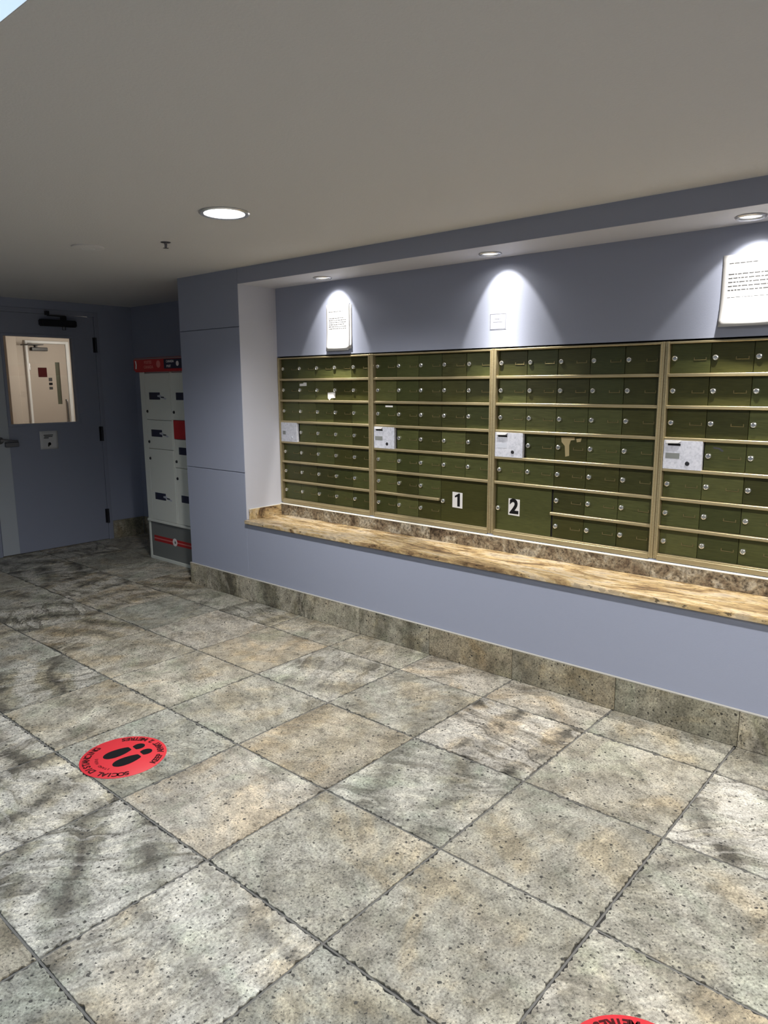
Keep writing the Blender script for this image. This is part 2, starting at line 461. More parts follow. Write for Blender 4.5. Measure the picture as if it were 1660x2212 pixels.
GL = base_mat('grey joint mortar', (0.13, 0.125, 0.115, 1), 0.85)[0]
for i in range(-10, 6):
    bm = bmesh.new(); box(bm, -0.0030, 0.0030, YS, YW - 0.012 if i * TS > XP else YA - 0.012, -0.007, -0.0026)
    obj('joint', bm, GL, floor, loc=(i * TS, 0, 0))
for j in range(-9, 2):
    bm = bmesh.new(); box(bm, XD, XP if j > 0 else XE, -0.0030, 0.0030, -0.007, -0.0027)
    obj('joint', bm, GL, floor, loc=(0, j * TS, 0))
def tile_mesh(w, d, seed, n):
    rnd = random.Random(seed)
    g = 0.0038
    pts = []
    def side(p0, p1, nrm):
        jag = rnd.choice([0.5, 0.9, 1.2, 1.5])
        for k in range(n):
            f = k / n
            off = rnd.uniform(-0.0016, 0.0022) * jag
            if rnd.random() < 0.22 * jag: off += rnd.uniform(0.0025, 0.0080)
            f2 = f + (rnd.uniform(-0.35, 0.35) / n if k else 0)
            pts.append((p0[0] + (p1[0] - p0[0]) * f2 + nrm[0] * off, p0[1] + (p1[1] - p0[1]) * f2 + nrm[1] * off))
    a, b_ = w / 2 - g, d / 2 - g
    side((-a, -b_), (a, -b_), (0, 1)); side((a, -b_), (a, b_), (-1, 0)); side((a, b_), (-a, b_), (0, -1)); side((-a, b_), (-a, -b_), (1, 0))
    bm = bmesh.new()
    top = [bm.verts.new((x * 0.9965, y * 0.9965, 0.0)) for x, y in pts]
    mid = [bm.verts.new((x, y, -0.0018)) for x, y in pts]
    bot = [bm.verts.new((x, y, -0.008)) for x, y in pts]
    bm.faces.new(top)
    k = len(pts)
    for i in range(k):
        j = (i + 1) % k
        bm.faces.new((top[i], mid[i], mid[j], top[j])); bm.faces.new((mid[i], bot[i], bot[j], mid[j]))
    bmesh.ops.recalc_face_normals(bm, faces=bm.faces[:])
    return mesh('tile', bm, M['tile'])
near = [tile_mesh(TS, TS, 10 + k, 56) for k in range(10)]
far = [tile_mesh(TS, TS, 40 + k, 12) for k in range(4)]
half = [tile_mesh(TS, YW, 60 + k, 24) for k in range(6)]
rnd = random.Random(3)
for i in range(-11, 6):
    for j in range(-9, 2):
        x0, y0 = i * TS, j * TS
        if x0 + TS < XD - 0.02 or x0 > XE: continue
        cut = j >= 0 and x0 > XP - 0.3
        if cut and j == 1: continue
        if x0 + TS > XE + 0.4: continue
        if cut:
            o = obj('tile', half[rnd.randrange(6)], None, floor, loc=(x0 + TS / 2, YW / 2, 0))
            o.rotation_euler.z = rnd.choice((0, PI))
            continue
        dist = math.hypot(x0 - 0.5, y0 + 2.2)
        o = obj('tile', (near if dist < 3.6 else far)[rnd.randrange(10 if dist < 3.6 else 4)], None, floor,
                loc=(x0 + TS / 2, y0 + TS / 2, rnd.uniform(-0.0006, 0.0004)))
        o.rotation_euler.z = rnd.randrange(4) * PI / 2

# ------------------------------------------------------------------ ceiling with skylight opening
SKX0, SKX1, SKY0, SKY1 = -2.7, 0.75, -3.7, -2.081
bm = bmesh.new()
for x0, x1, y0, y1 in ((XD - 0.1, XE + 0.1, SKY1, YA + 0.1), (XD - 0.1, XE + 0.1, YS - 0.1, SKY0),
                       (XD - 0.1, SKX0, SKY0, SKY1), (SKX1, XE + 0.1, SKY0, SKY1)):
    box(bm, x0, x1, y0, y1, ZC, ZC + 0.12)
ceil = tag(obj('ceiling', bm, M['ceiling']), 'low textured plaster ceiling over the lobby', kind='structure')
sk = empty('window_1', ((SKX0 + SKX1) / 2, (SKY0 + SKY1) / 2, ZC + 0.12))
tag(sk, 'bright daylit skylight well cut into the ceiling, top left corner', kind='structure')
bm = bmesh.new()
zt = 0.42
hx, hy = (SKX1 - SKX0) / 2, (SKY1 - SKY0) / 2
for a in ((-hx - 0.05, hx + 0.05, hy, hy + 0.05), (-hx - 0.05, hx + 0.05, -hy - 0.05, -hy), (-hx - 0.05, -hx, -hy, hy), (hx, hx + 0.05, -hy, hy)):
    box(bm, *a, 0.0, zt)
obj('shaft', bm, M['white'], sk)
bm = bmesh.new()
for a in ((-hx, hx, hy - 0.0015, hy - 0.0003), (-hx, hx, -hy + 0.0003, -hy + 0.0015), (-hx + 0.0003, -hx + 0.0015, -hy + 0.0015, hy - 0.0015), (hx - 0.0015, hx - 0.0003, -hy + 0.0015, hy - 0.0015)):
    box(bm, *a, -0.1195, -0.075)
obj('edge_trim', bm, M['trimwhite'], sk)
bm = bmesh.new(); box(bm, -hx, hx, -hy, hy, zt - 0.03, zt - 0.01)
obj('pane', bm, M['sky'], sk)

# ------------------------------------------------------------------ mailbox wall
wall_n = tag(empty('wall_north', ((XP + XE) / 2, YW, 0)), 'blue grey painted wall with the mailbox niche', kind='structure')
def wn(name, *boxes):
    bm = bmesh.new()
    for b_ in boxes: box(bm, *b_)
    bmesh.ops.translate(bm, vec=(-(XP + XE) / 2, -YW, 0), verts=bm.verts[:])
    return obj(name, bm, M['wall'], wall_n)
wn('lower_wall', (XN0 + 0.002, XN1, YW, YB + 0.3, -0.01, 0.5583))            # under the counter
wn('header', (XN0 + 0.002, XN1, YW, YB + 0.3, ZH, ZC + 0.02))               # over the niche
wn('niche_back', (XN0, XN1, YB, YB + 0.3, 1.713, ZH))                       # above the boxes
wn('niche_sill', (XN0, XN1, YB, YB + 0.3, 0.5585, 0.672))                   # behind the upstand
wn('right_pier', (XN1, XE + 0.1, YW, YB + 0.3, -0.01, ZC + 0.02))
wn('pillar_core', (XP + 0.012, XN0, YW + 0.012, YA + 0.1, -0.01, ZC + 0.02))
wn('rear_skin', (XN0, XN1, YB + 0.3, YB + 0.34, 0, ZC))
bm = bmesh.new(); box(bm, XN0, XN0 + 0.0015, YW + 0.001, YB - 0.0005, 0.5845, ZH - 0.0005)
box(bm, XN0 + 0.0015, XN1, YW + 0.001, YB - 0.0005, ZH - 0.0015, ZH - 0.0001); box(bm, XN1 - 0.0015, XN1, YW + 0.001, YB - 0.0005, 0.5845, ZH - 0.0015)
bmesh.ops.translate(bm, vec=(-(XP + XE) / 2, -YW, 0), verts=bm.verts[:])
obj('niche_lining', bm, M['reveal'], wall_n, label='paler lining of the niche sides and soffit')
for z0, z1 in ((0.0, 0.9146), (0.9146, 1.9042), (1.9042, ZC + 0.01)):
    bm = bmesh.new()
    g = 0.0022
    bbox(bm, XP, XN0 - 0.0005, YW, YW + 0.0119, z0 + g, z1 - g, 0.0012)
    box(bm, XP, XP + 0.0119, YW + 0.0119, YA + 0.02, z0 + g, z1 - g)
    bmesh.ops.translate(bm, vec=(-(XP + XE) / 2, -YW, 0), verts=bm.verts[:])
    obj('wall_panel', bm, M['wall'], wall_n)

# skirting of stone tiles
def skirting(name, label, segs):
    root = None
    for k, (x0, x1, y0, y1, z1) in enumerate(segs):
        if root is None:
            root = tag(empty(name, ((segs[0][0] + segs[0][1]) / 2, (segs[0][2] + segs[0][3]) / 2, 0)), label, kind='structure')
        cx, cy = (x0 + x1) / 2, (y0 + y1) / 2
        bm = bmesh.new()
        bbox(bm, x0 - cx, x1 - cx, y0 - cy, y1 - cy, 0.001, z1, 0.0015)
        obj('skirting_tile', bm, M['skirt'], root, loc=(cx - root.location.x, cy - root.location.y, 0))
    return root
jx = [XP - 0.012, -3.215, -2.6775, -2.1282, -1.6265, -1.0879, -0.5464, 0.0094, 0.5493, 1.09, 1.63, 2.17, 2.71, 3.19]
base_n = skirting('baseboard_north', 'veined stone skirting tiles along the mailbox wall',
                  [(a + 0.0012, b - 0.0012, YW - 0.012, YW - 0.0002, 0.163) for a, b in zip(jx, jx[1:])])
bm = bmesh.new()
bx = base_n.location
prism(bm, [(XP - 0.012 - bx.x, 0.1625), (3.19 - bx.x, 0.1625), (3.19 - bx.x, 0.1665), (XP - 0.012 - bx.x, 0.1665)], YW - 0.0125 - bx.y, YW - bx.y)
obj('top_joint', bm, M['skirtcap'], base_n)
skirting('baseboard_back', 'stone skirting tiles behind the parcel locker', [(XD + 0.014 + 0.51 * k, XD + 0.012 + 0.51 * (k + 1), YA - 0.012, YA, 0.18) for k in range(3)])
skirting('baseboard_west', 'short stone skirting right of the grey door', [(XD, XD + 0.012, 0.74, YA - 0.013, 0.18)])

# other walls
bm = bmesh.new(); box(bm, XD - 0.1, XP + 0.02, YA, YA + 0.1, -0.01, ZC + 0.02)
tag(obj('wall_back', bm, M['wall']), 'dark blue grey wall behind the parcel locker', kind='structure')
DY0, DY1, DZ = -0.325, 0.688, 2.158          # door leaf
bm = bmesh.new()
box(bm, XD - 0.12, XD, DY1 + 0.045, YA + 0.1, -0.01, ZC + 0.02)
box(bm, XD - 0.12, XD, YS - 0.1, DY0 - 0.045, -0.01, ZC + 0.02)
box(bm, XD - 0.12, XD, DY0 - 0.045, DY1 + 0.045, DZ + 0.045, ZC + 0.02)
tag(obj('wall_west', bm, M['wall']), 'blue grey wall around the grey door', kind='structure')
bm = bmesh.new(); box(bm, XE, XE + 0.1, YS - 0.1, YW, -0.01, ZC + 0.02)
tag(obj('wall_east', bm, M['wall']), 'blue grey wall at the right end, out of view', kind='structure')
bm = bmesh.new(); box(bm, XD - 0.1, XE + 0.1, YS - 0.1, YS, -0.01, ZC + 0.02)
tag(obj('wall_south', bm, M['wall']), 'blue grey wall behind the camera, out of view', kind='structure')

# ------------------------------------------------------------------ door with vision panel
door = tag(empty('door_1', (XD, 0.18, 0)), 'blue grey steel door with a clear window and dark hinges', kind='structure')
def dp(name, bm, mt, par=None, smooth=False, label=None):
    o = obj(name, bm, mt, par or door, smooth, label=label)
    if par is None: o.location = (-XD, -0.18, 0)
    return o
WY0, WY1, WZ0, WZ1 = -0.155, 0.467, 1.178, 1.958
bm = bmesh.new()
fx = XD + 0.006
for a in ((DY0 - 0.045, DY0 - 0.003, 0, DZ + 0.045), (DY1 + 0.003, DY1 + 0.045, 0, DZ + 0.045), (DY0 - 0.003, DY1 + 0.003, DZ + 0.003, DZ + 0.045)):
    bbox(bm, XD - 0.12, fx, a[0], a[1], a[2], a[3], 0.002)
dp('frame', bm, M['door'])
bm = bmesh.new()
for a in ((DY0, DY1, 0.006, WZ0), (DY0, DY1, WZ1, DZ), (DY0, WY0, WZ0, WZ1), (WY1, DY1, WZ0, WZ1)):
    box(bm, XD - 0.045, XD, a[0], a[1], a[2], a[3])
leaf = dp('leaf', bm, M['door'])
bm = bmesh.new()
for a in ((WY0 - 0.018, WY1 + 0.018, WZ0 - 0.018, WZ0 + 0.004), (WY0 - 0.018, WY1 + 0.018, WZ1 - 0.004, WZ1 + 0.018),
          (WY0 - 0.018, WY0 + 0.004, WZ0, WZ1), (WY1 - 0.004, WY1 + 0.018, WZ0, WZ1)):
    bbox(bm, XD - 0.052, XD + 0.007, *a, 0.002)
dp('window_bead', bm, M['door'])
bm = bmesh.new(); box(bm, XD - 0.027, XD - 0.021, WY0, WY1, WZ0, WZ1)
dp('pane', bm, M['glass'])
bm = bmesh.new(); bbox(bm, XD - 0.001, XD + 0.004, DY0 + 0.002, WY0 - 0.024, 0.008, DZ - 0.004, 0.001)
dp('edge_strip', bm, M['edge'], label='pale vertical strip along the latch edge')  # thin full-height strip, paler than the rest of the leaf
for z0, z1 in ((1.83, 1.97), (0.985, 1.125), (0.17, 0.31)):
    bm = bmesh.new()
    lathe(bm, [(0, z0), (0.011, z0), (0.011, z1), (0, z1)], 12, Matrix.Translation((XD + 0.011, DY1 + 0.002, 0)))
    for k in (1, 2): lathe(bm, [(0.0118, z0 + (z1 - z0) * k / 3 - 0.003), (0.0118, z0 + (z1 - z0) * k / 3 + 0.003)], 12, Matrix.Translation((XD + 0.011, DY1 + 0.002, 0)))
    box(bm, XD, XD + 0.003, DY1 - 0.022, DY1 + 0.026, z0, z1)
    dp('hinge', bm, M['bronze'], smooth=True)
# lever handle
bm = bmesh.new()
lathe(bm, [(0, 0), (0.032, 0), (0.032, 0.006), (0.014, 0.014), (0.014, 0.05), (0, 0.05)], 20, Matrix.Translation((XD + 0.004, -0.262, 1.045)) @ Matrix.Rotation(PI / 2, 4, 'Y'))
tube(bm, [(XD + 0.046, -0.268, 1.052), (XD + 0.05, -0.235, 1.05), (XD + 0.05, -0.17, 1.038), (XD + 0.046, -0.125, 1.036)], 0.0095)
lever = dp('lever_handle', bm, M['satin'], smooth=True)
bm = bmesh.new()
bbox(bm, XD + 0.003, XD + 0.03, -0.225, -0.108, 0.985, 1.024, 0.004)
dp('latch_box', bm, M['satin'])
# closer
bm = bmesh.new()
bbox(bm, XD, XD + 0.055, 0.165, 0.50, 2.052, 2.112, 0.008, 2)
cl = dp('closer', bm, M['rubber'])
bm = bmesh.new()
lathe(bm, [(0, 0), (0.016, 0), (0.016, 0.03), (0, 0.03)], 12, Matrix.Translation((XD + 0.03, 0.385, 2.024)))
obj('spindle', bm, M['satin'], cl, True)
bm = bmesh.new()
bbox(bm, XD + 0.022, XD + 0.044, 0.36, 0.41, 2.112, 2.15, 0.003)
bbox(bm, XD + 0.030, XD + 0.042, 0.235, 0.40, 2.140, 2.152, 0.002)
bbox(bm, XD + 0.004, XD + 0.044, 0.225, 0.255, 2.150, 2.185, 0.002)
obj('arm', bm, M['rubber'], cl)
for ch in door.children:
    pass

# notice on the door
sg = tag(empty('door_notice', (XD + 0.001, 0.17, 1.025)), 'small white paper notice taped below the door window', 'sign')
bm = bmesh.new()
N = 6
gv = [[bm.verts.new((0.0008 + 0.004 * (abs(u / N - 0.5) * 2) ** 3, (u / N - 0.5) * 0.165, (v / N - 0.5) * 0.168)) for v in range(N + 1)] for u in range(N + 1)]
for u in range(N):
    for v in range(N): bm.faces.new((gv[u][v], gv[u + 1][v], gv[u + 1][v + 1], gv[u][v + 1]))
sh = obj('sheet', bm, M['paper'], sg, True)
so = sh.modifiers.new('thick', 'SOLIDIFY'); so.thickness = 0.0006
bm = bmesh.new()
for w0, w1, z in ((-0.045, 0.042, 0.045), (-0.04, 0.036, 0.032), (-0.045, 0.0, 0.020)):
    box(bm, 0.0018, 0.0022, w0, w1, z - 0.004, z + 0.004)
obj('printed_lines', bm, M['ink'], sg)
bm = bmesh.new()
lathe(bm, [(0, 0), (0.015, 0), (0.013, 0.0004), (0, 0.0004)], 16, Matrix.Translation((0.0018, 0.004, -0.036)) @ Matrix.Rotation(PI / 2, 4, 'Y'))
bbox(bm, 0.0016, 0.0022, -0.012, 0.0, -0.060, -0.042, 0.0002)
obj('printed_symbol', bm, M['black'], sg)

# ------------------------------------------------------------------ corridor beyond the door
XF = -9.5
HZ = 2.23
bm = bmesh.new(); box(bm, XF - 0.1, XD - 0.12, -1.2, 2.6, -0.12, 0.0)
tag(obj('floor.001', bm, M['cream']), 'corridor floor beyond the grey door', kind='structure')
bm = bmesh.new(); box(bm, XF - 0.1, XD - 0.12, -1.2, 2.6, HZ, HZ + 0.1)
tag(obj('ceiling.001', bm, M['white']), 'white corridor ceiling beyond the grey door', kind='structure')
F0, F1, FZ = 1.765, 2.31, 2.12
bm = bmesh.new(); box(bm, XF - 0.1, XF, -1.2, 2.45, -0.01, HZ)
tag(obj('wall_far', bm, M['cream']), 'cream end wall seen through the door window', kind='structure')
bm = bmesh.new(); box(bm, XF - 0.1, XD - 0.12, 2.45, 2.55, -0.01, HZ)
tag(obj('wall_far_right', bm, M['cream']), 'cream right corridor wall beyond the grey door', kind='structure')
bm = bmesh.new(); box(bm, XF - 0.1, XD - 0.12, -1.2, -1.1, -0.01, HZ)
tag(obj('wall_far_left', bm, M['cream']), 'cream left corridor wall beyond the grey door', kind='structure')
bm = bmesh.new()
box(bm, XD - 0.16, XD - 0.121, -1.1, DY0 - 0.045, 0, HZ); box(bm, XD - 0.16, XD - 0.121, DY1 + 0.045, 2.45, 0, HZ)
box(bm, XD - 0.16, XD - 0.121, DY0 - 0.045, DY1 + 0.045, DZ + 0.045, HZ)
tag(obj('wall_far_near', bm, M['cream']), 'corridor side of the door wall', kind='structure')
bm = bmesh.new(); bbox(bm, XF, XF + 0.22, 1.40, 1.535, 0, HZ - 0.001, 0.004)
tag(obj('trim_1', bm, M['cream']), 'cream corner pier left of the far corridor door', kind='structure')
d2 = tag(empty('door_2', (XF, (F0 + F1) / 2, 0)), 'cream corridor door with narrow window, seen through the door window', kind='structure')
def d2p(name, bm, mt, smooth=False):
    o = obj(name, bm, mt, d2, smooth); o.location = (-XF, -(F0 + F1) / 2, 0); return o
bm = bmesh.new()
for a in ((F0 - 0.035, F0 - 0.003, 0, FZ + 0.04), (F1 + 0.003, F1 + 0.05, 0, FZ + 0.04), (F0 - 0.003, F1 + 0.003, FZ + 0.003, FZ + 0.04)):
    bbox(bm, XF, XF + 0.05, *a, 0.003)
d2p('frame', bm, M['white'])
VY0, VY1, VZ0, VZ1 = 2.140, 2.205, 1.25, 1.86
bm = bmesh.new()
for a in ((F0, F1, 0.006, VZ0), (F0, F1, VZ1, FZ), (F0, VY0, VZ0, VZ1), (VY1, F1, VZ0, VZ1)):
    box(bm, XF, XF + 0.035, *a)
d2p('leaf', bm, M['creamdoor'])
bm = bmesh.new(); box(bm, XF + 0.006, XF + 0.012, VY0, VY1, VZ0, VZ1)
d2p('pane', bm, base_mat('grey green wired pane', (0.10, 0.105, 0.075, 1), 0.15)[0])
bm = bmesh.new()
tube(bm, [(XF + 0.035, 2.262, 1.31), (XF + 0.075, 2.262, 1.305), (XF + 0.08, 2.262, 1.28), (XF + 0.08, 2.262, 1.02), (XF + 0.075, 2.262, 0.995), (XF + 0.035, 2.262, 0.99)], 0.012, 8)
d2p('pull_handle', bm, M['satin'], True)
bm = bmesh.new()
bbox(bm, XF + 0.035, XF + 0.09, 1.80, 2.03, 2.015, 2.065, 0.006)
d2p('closer', bm, M['rubber'])
bm = bmesh.new()
bbox(bm, XF + 0.05, XF + 0.075, 1.86, 1.89, 2.065, 2.10, 0.003); bbox(bm, XF + 0.05, XF + 0.30, 1.66, 1.685, 2.085, 2.10, 0.003)
bbox(bm, XF + 0.05, XF + 0.30, 1.67, 1.88, 2.088, 2.10, 0.003)
d2p('closer_arm', bm, M['rubber'])
bm = bmesh.new(); bbox(bm, XF + 0.0352, XF + 0.039, 1.885, 2.01, 1.645, 1.780, 0.001)
red_sign = d2p('warning_sign', bm, M['darkred'])
for z0, z1, mt in ((1.585, 1.635, 'ink'), (1.53, 1.565, 'black'), (1.465, 1.505, 'ink')):
    bm = bmesh.new(); bbox(bm, XF + 0.0352, XF + 0.038, 2.028, 2.08, z0, z1, 0.001)
    d2p('small_plate', bm, M[mt])
bm = bmesh.new(); bbox(bm, XF + 0.034, XF + 0.05, F0 - 0.008, F0 + 0.012, 1.74, 1.84, 0.002)
d2p('hinge', bm, M['satin'])
hl = tag(empty('corridor_lamp', (-8.2, 2.15, HZ)), 'round ceiling lamp lighting the corridor beyond the grey door', 'lamp')
bm = bmesh.new(); lathe(bm, [(0.16, 0.0), (0.165, -0.012), (0.14, -0.015), (0.14, 0.0)], 28)
obj('rim', bm, M['white'], hl, True)
bm = bmesh.new(); lathe(bm, [(0.14, -0.001), (0.12, -0.03), (0.06, -0.045), (0, -0.048)], 28)
obj('diffuser', bm, M['hall'], hl, True)
ld = bpy.data.lights.new('lamp_light', 'POINT'); ld.energy = E_HALL; ld.color = (1.0, 0.90, 0.80); ld.shadow_soft_size = 0.12
lo = bpy.data.objects.new('lamp_light', ld); COL.objects.link(lo); lo.parent = hl; lo.location = (0, 0, -0.22)

# ------------------------------------------------------------------ ceiling fittings
def downlight(loc, label, seen=True):
    r = tag(empty('ceiling_downlight', loc), label, 'light', 'recessed downlights in the lobby ceiling')
    bm = bmesh.new()
    lathe(bm, [(0.088, 0.0), (0.112, 0.0), (0.114, -0.004), (0.108, -0.009), (0.092, -0.007), (0.088, 0.0)], 40)
    obj('trim_ring', bm, M['chrome'], r, True)
    bm = bmesh.new(); lathe(bm, [(0.0885, -0.0005), (0.086, -0.003), (0.05, -0.006), (0, -0.007)], 40)
    obj('lens', bm, M['lens'], r, True)
    ld = bpy.data.lights.new('beam', 'SPOT'); ld.energy = E_DOWN; ld.spot_size = math.radians(152); ld.spot_blend = 0.62
    ld.color = (1.0, 0.98, 0.955); ld.shadow_soft_size = 0.07
    o = bpy.data.objects.new('beam', ld); COL.objects.link(o); o.parent = r; o.location = (0, 0, -0.02)
    return r
downlight((-1.498, -0.716, ZC), 'glowing round recessed downlight with a bright ring in the ceiling')
downlight((1.02, -0.716, ZC), 'recessed downlight above the right end of the mailboxes, out of view')
downlight((1.75, -2.6, ZC), 'recessed downlight to the right of the skylight, out of view')

sp = tag(empty('fire_sprinkler', (-2.2865, -0.517, ZC)), 'small pendant fire sprinkler hanging from the ceiling left of the lit downlight', 'sprinkler')
bm = bmesh.new(); lathe(bm, [(0.0, 0.0), (0.034, 0.0), (0.033, -0.004), (0.014, -0.008), (0, -0.008)], 20)
obj('escutcheon', bm, M['satin'], sp, True)
bm = bmesh.new()
lathe(bm, [(0.010, -0.007), (0.010, -0.022), (0.006, -0.024), (0.0, -0.024)], 12)
for s in (-1, 1): tube(bm, [(s * 0.009, 0, -0.02), (s * 0.013, 0, -0.034), (s * 0.004, 0, -0.05)], 0.0025, 6)
lathe(bm, [(0.005, -0.024), (0.003, -0.048), (0.0, -0.05)], 8)
obj('sprinkler_head', bm, M['satin'], sp, True)
bm = bmesh.new(); lathe(bm, [(0, -0.049), (0.018, -0.049), (0.019, -0.051), (0, -0.0525)], 14)
obj('deflector', bm, M['satin'], sp, True)
sp.scale = (0.8, 0.8, 0.62)
sd = tag(empty('smoke_detector', (-2.718, -0.735, ZC)), 'flat white round cover plate on the ceiling left of the sprinkler', 'detector')
bm = bmesh.new(); lathe(bm, [(0, 0), (0.088, 0), (0.087, -0.007), (0.078, -0.011), (0, -0.012)], 32)
obj('cover', bm, M['ceiling'], sd, True)
bm = bmesh.new(); lathe(bm, [(0.030, -0.0118), (0.033, -0.0135), (0.036, -0.0118)], 24)
obj('ring', bm, M['white'], sd, True)

# niche spotlights
def beam_profile(ld, s0, p):
    """reflector lamp: strongest straight down, weaker towards the edge of its beam"""
    ld.use_nodes = True
    t = NT(ld.node_tree)
    em = ld.node_tree.nodes['Emission']
    gi = t.n('ShaderNodeNewGeometry').outputs['Incoming']
    sx = t.n('ShaderNodeSeparateXYZ'); t.l(gi, sx.inputs[0])
    sn = t.math('SQRT', t.math('MAXIMUM', t.math('SUBTRACT', 1.0, t.math('MULTIPLY', sx.outputs[2], sx.outputs[2])), 1e-5))
    t.l(t.math('MINIMUM', t.math('POWER', t.math('DIVIDE', s0, sn), p), 1.0), em.inputs['Strength'])
def niche_light(x, label, tilt, yaw, half, gain):
    r = tag(empty('niche_spotlight', (x, 0.468, ZH - 0.0015)), label, 'light', 'spotlights in the niche soffit')
    bm = bmesh.new()
    lathe(bm, [(0.044, 0.0), (0.058, 0.0), (0.060, -0.004), (0.055, -0.009), (0.047, -0.007), (0.044, 0.0)], 32)
    obj('trim_ring', bm, M['chrome'], r, True)
    bm = bmesh.new(); lathe(bm, [(0.0445, -0.0005), (0.03, -0.003), (0, -0.0035)], 28)
    obj('lens', bm, M['nlens'], r, True)
    for nm, e, sz, bl, tl in (('beam', E_NICHE, 2 * half, 0.16, tilt), ('spill', E_SPILL, 150, 0.6, tilt * 0.3)):
        ld = bpy.data.lights.new(nm, 'SPOT'); ld.energy = e * gain; ld.spot_size = math.radians(sz); ld.spot_blend = bl
        ld.color = (1.0, 0.965, 0.90); ld.shadow_soft_size = 0.014
        o = bpy.data.objects.new(nm, ld); COL.objects.link(o); o.parent = r; o.location = (0, 0, -0.016)
        o.rotation_euler = (math.radians(tl), math.radians(-yaw if nm == 'beam' else 0), 0)
        beam_profile(ld, 0.30, 2.8 if nm == 'beam' else 2.2)
    return r
niche_light(-2.0909, 'leftmost round spotlight in the niche soffit, above the first notice', 33, -5, 38.5, 1.0)
niche_light(-0.8525, 'middle round spotlight in the niche soffit, above the small blank card', 32, 4, 37.5, 1.0)
niche_light(0.3867, 'rightmost round spotlight in the niche soffit, above the right-hand notice', 23, 0, 45, 0.95)

# ------------------------------------------------------------------ stone counter
ct = tag(empty('stone_counter', (0, 0, 0)), 'long golden brown granite counter shelf with upstand below the mailboxes', 'counter')
bm = bmesh.new(); bbox(bm, XN0 + 0.0015, XN1 - 0.0015, YW - 0.024, YB - 0.0012, 0.5592, ZCT, 0.003, 2)
obj('slab', bm, M['granite'], ct)
ups = [XN0 + 0.016, -2.05, -1.33, -0.66, 0.02, XN1 - 0.003]
for a, b in zip(ups, ups[1:]):
    bm = bmesh.new(); cx = (a + b) / 2
    bbox(bm, a - cx + 0.0004, b - cx - 0.0004, YB - 0.019, YB - 0.0012, ZCT, 0.660, 0.0015)
    obj('upstand', bm, M['upstand'], ct, loc=(cx, 0, 0))
bm = bmesh.new(); bbox(bm, XN0 + 0.002, XN0 + 0.0155, YW + 0.02, YB - 0.002, ZCT, 0.656, 0.0015)
obj('side_upstand', bm, M['granite2'], ct)
bm = bmesh.new(); bbox(bm, XN0 + 0.003, XN1 - 0.003, YB - 0.021, YB - 0.0012, 0.6595, 0.6665, 0.002)
box(bm, XN0 + 0.003, XN0 + 0.014, YW + 0.02, YB - 0.021, 0.656, 0.660)
obj('caulk_line', bm, M['caulk'], ct)

# ------------------------------------------------------------------ mailbox units
RZ = [1.704, 1.552, 1.406, 1.258, 1.112, 0.9715, 0.832, 0.682]     # rail heights, top to bottom
UX = [-2.715, -1.8175, -0.9105, 0.0225, 0.9565]
YF = YB - 0.004            # frame face
YD = YB + 0.020            # door face
RH = 0.0075                # half rail
LABEL = ['narrowest-looking mailbox unit at the left end, with a small white sticker on its second row',
         'green mailbox unit second from the left, with the large door numbered 1',
         'green mailbox unit third from the left, with the large door numbered 2',
         'green mailbox unit at the right end, next to the right-hand notice']
lock_bm = bmesh.new()
lathe(lock_bm, [(0.0135, 0), (0.0135, 0.004), (0.0118, 0.009), (0.0085, 0.0105), (0.0075, 0.0088), (0, 0.0088)], 16, Matrix.Rotation(PI / 2, 4, 'X'))
LOCK = mesh('lock', lock_bm, M['steel'], True)
t_ = bmesh.new(); box(t_, -0.0011, 0.0011, -0.0094, -0.0086, -0.005, 0.005)
KEY = mesh('keyhole', t_, M['black'])
t_ = bmesh.new(); w_, h_ = 0.028, 0.0065
bbox(t_, -w_, w_, -0.003, 0, -h_, -h_ + 0.0028, 0.0006)
bbox(t_, -w_, -w_ + 0.004, -0.003, 0, -h_ + 0.0028, h_, 0.0006); bbox(t_, w_ - 0.004, w_, -0.003, 0, -h_ + 0.0028, h_, 0.0006)
CARD = mesh('card_holder', t_, M['brass'])

def door_mesh(w, h):
    t = bmesh.new(); bbox(t, -w / 2, w / 2, 0, 0.006, -h / 2, h / 2, 0.0012)
    return mesh('mailbox_door', t, M['green'])
def sticker_bits(par, kind, w):
    """paper bits stuck on single doors, local to a door"""
    t = bmesh.new()
    if kind == 'tape':
        prism(t, [(-0.07, 0.028), (0.0, 0.030), (0.0, 0.052), (-0.03, 0.053), (-0.034, 0.046), (-0.07, 0.045)], -0.0008, 0)
        obj('white_sticker', t, M['paper'], par)
    elif kind == 'torn':
        prism(t, [(0.035, -0.015), (0.035, -0.052), (0.05, -0.066), (0.066, -0.052), (0.105, -0.050), (0.105, -0.012)], -0.0015, 0)
        obj('white_sticker', t, M['paper'], par)
    elif kind == 'strip':
        prism(t, [(-0.005, 0.044), (0.055, 0.044), (0.055, 0.054), (-0.005, 0.054)], -0.0008, 0)
        obj('white_sticker', t, M['paper'], par)
    elif kind == 'residue':
        prism(t, [(-0.055, 0.056), (0.02, 0.058), (0.022, 0.044), (0.0, 0.040), (-0.008, 0.015), (-0.006, -0.04), (-0.028, -0.046), (-0.033, 0.01), (-0.052, 0.03)], -0.0006, 0)
        prism(t, [(0.03, 0.05), (0.06, 0.056), (0.055, 0.036), (0.034, 0.032)], -0.0006, 0)
        obj('glue_residue', t, M['residue'], par, label='torn tan glue residue')
    elif kind == 'scratch':
        prism(t, [(-0.05, 0.045), (-0.02, 0.04), (-0.005, 0.028), (-0.012, 0.022), (-0.028, 0.034), (-0.052, 0.036)], -0.0006, 0)
        obj('glue_residue', t, M['ink'], par, label='pale scratch marks')
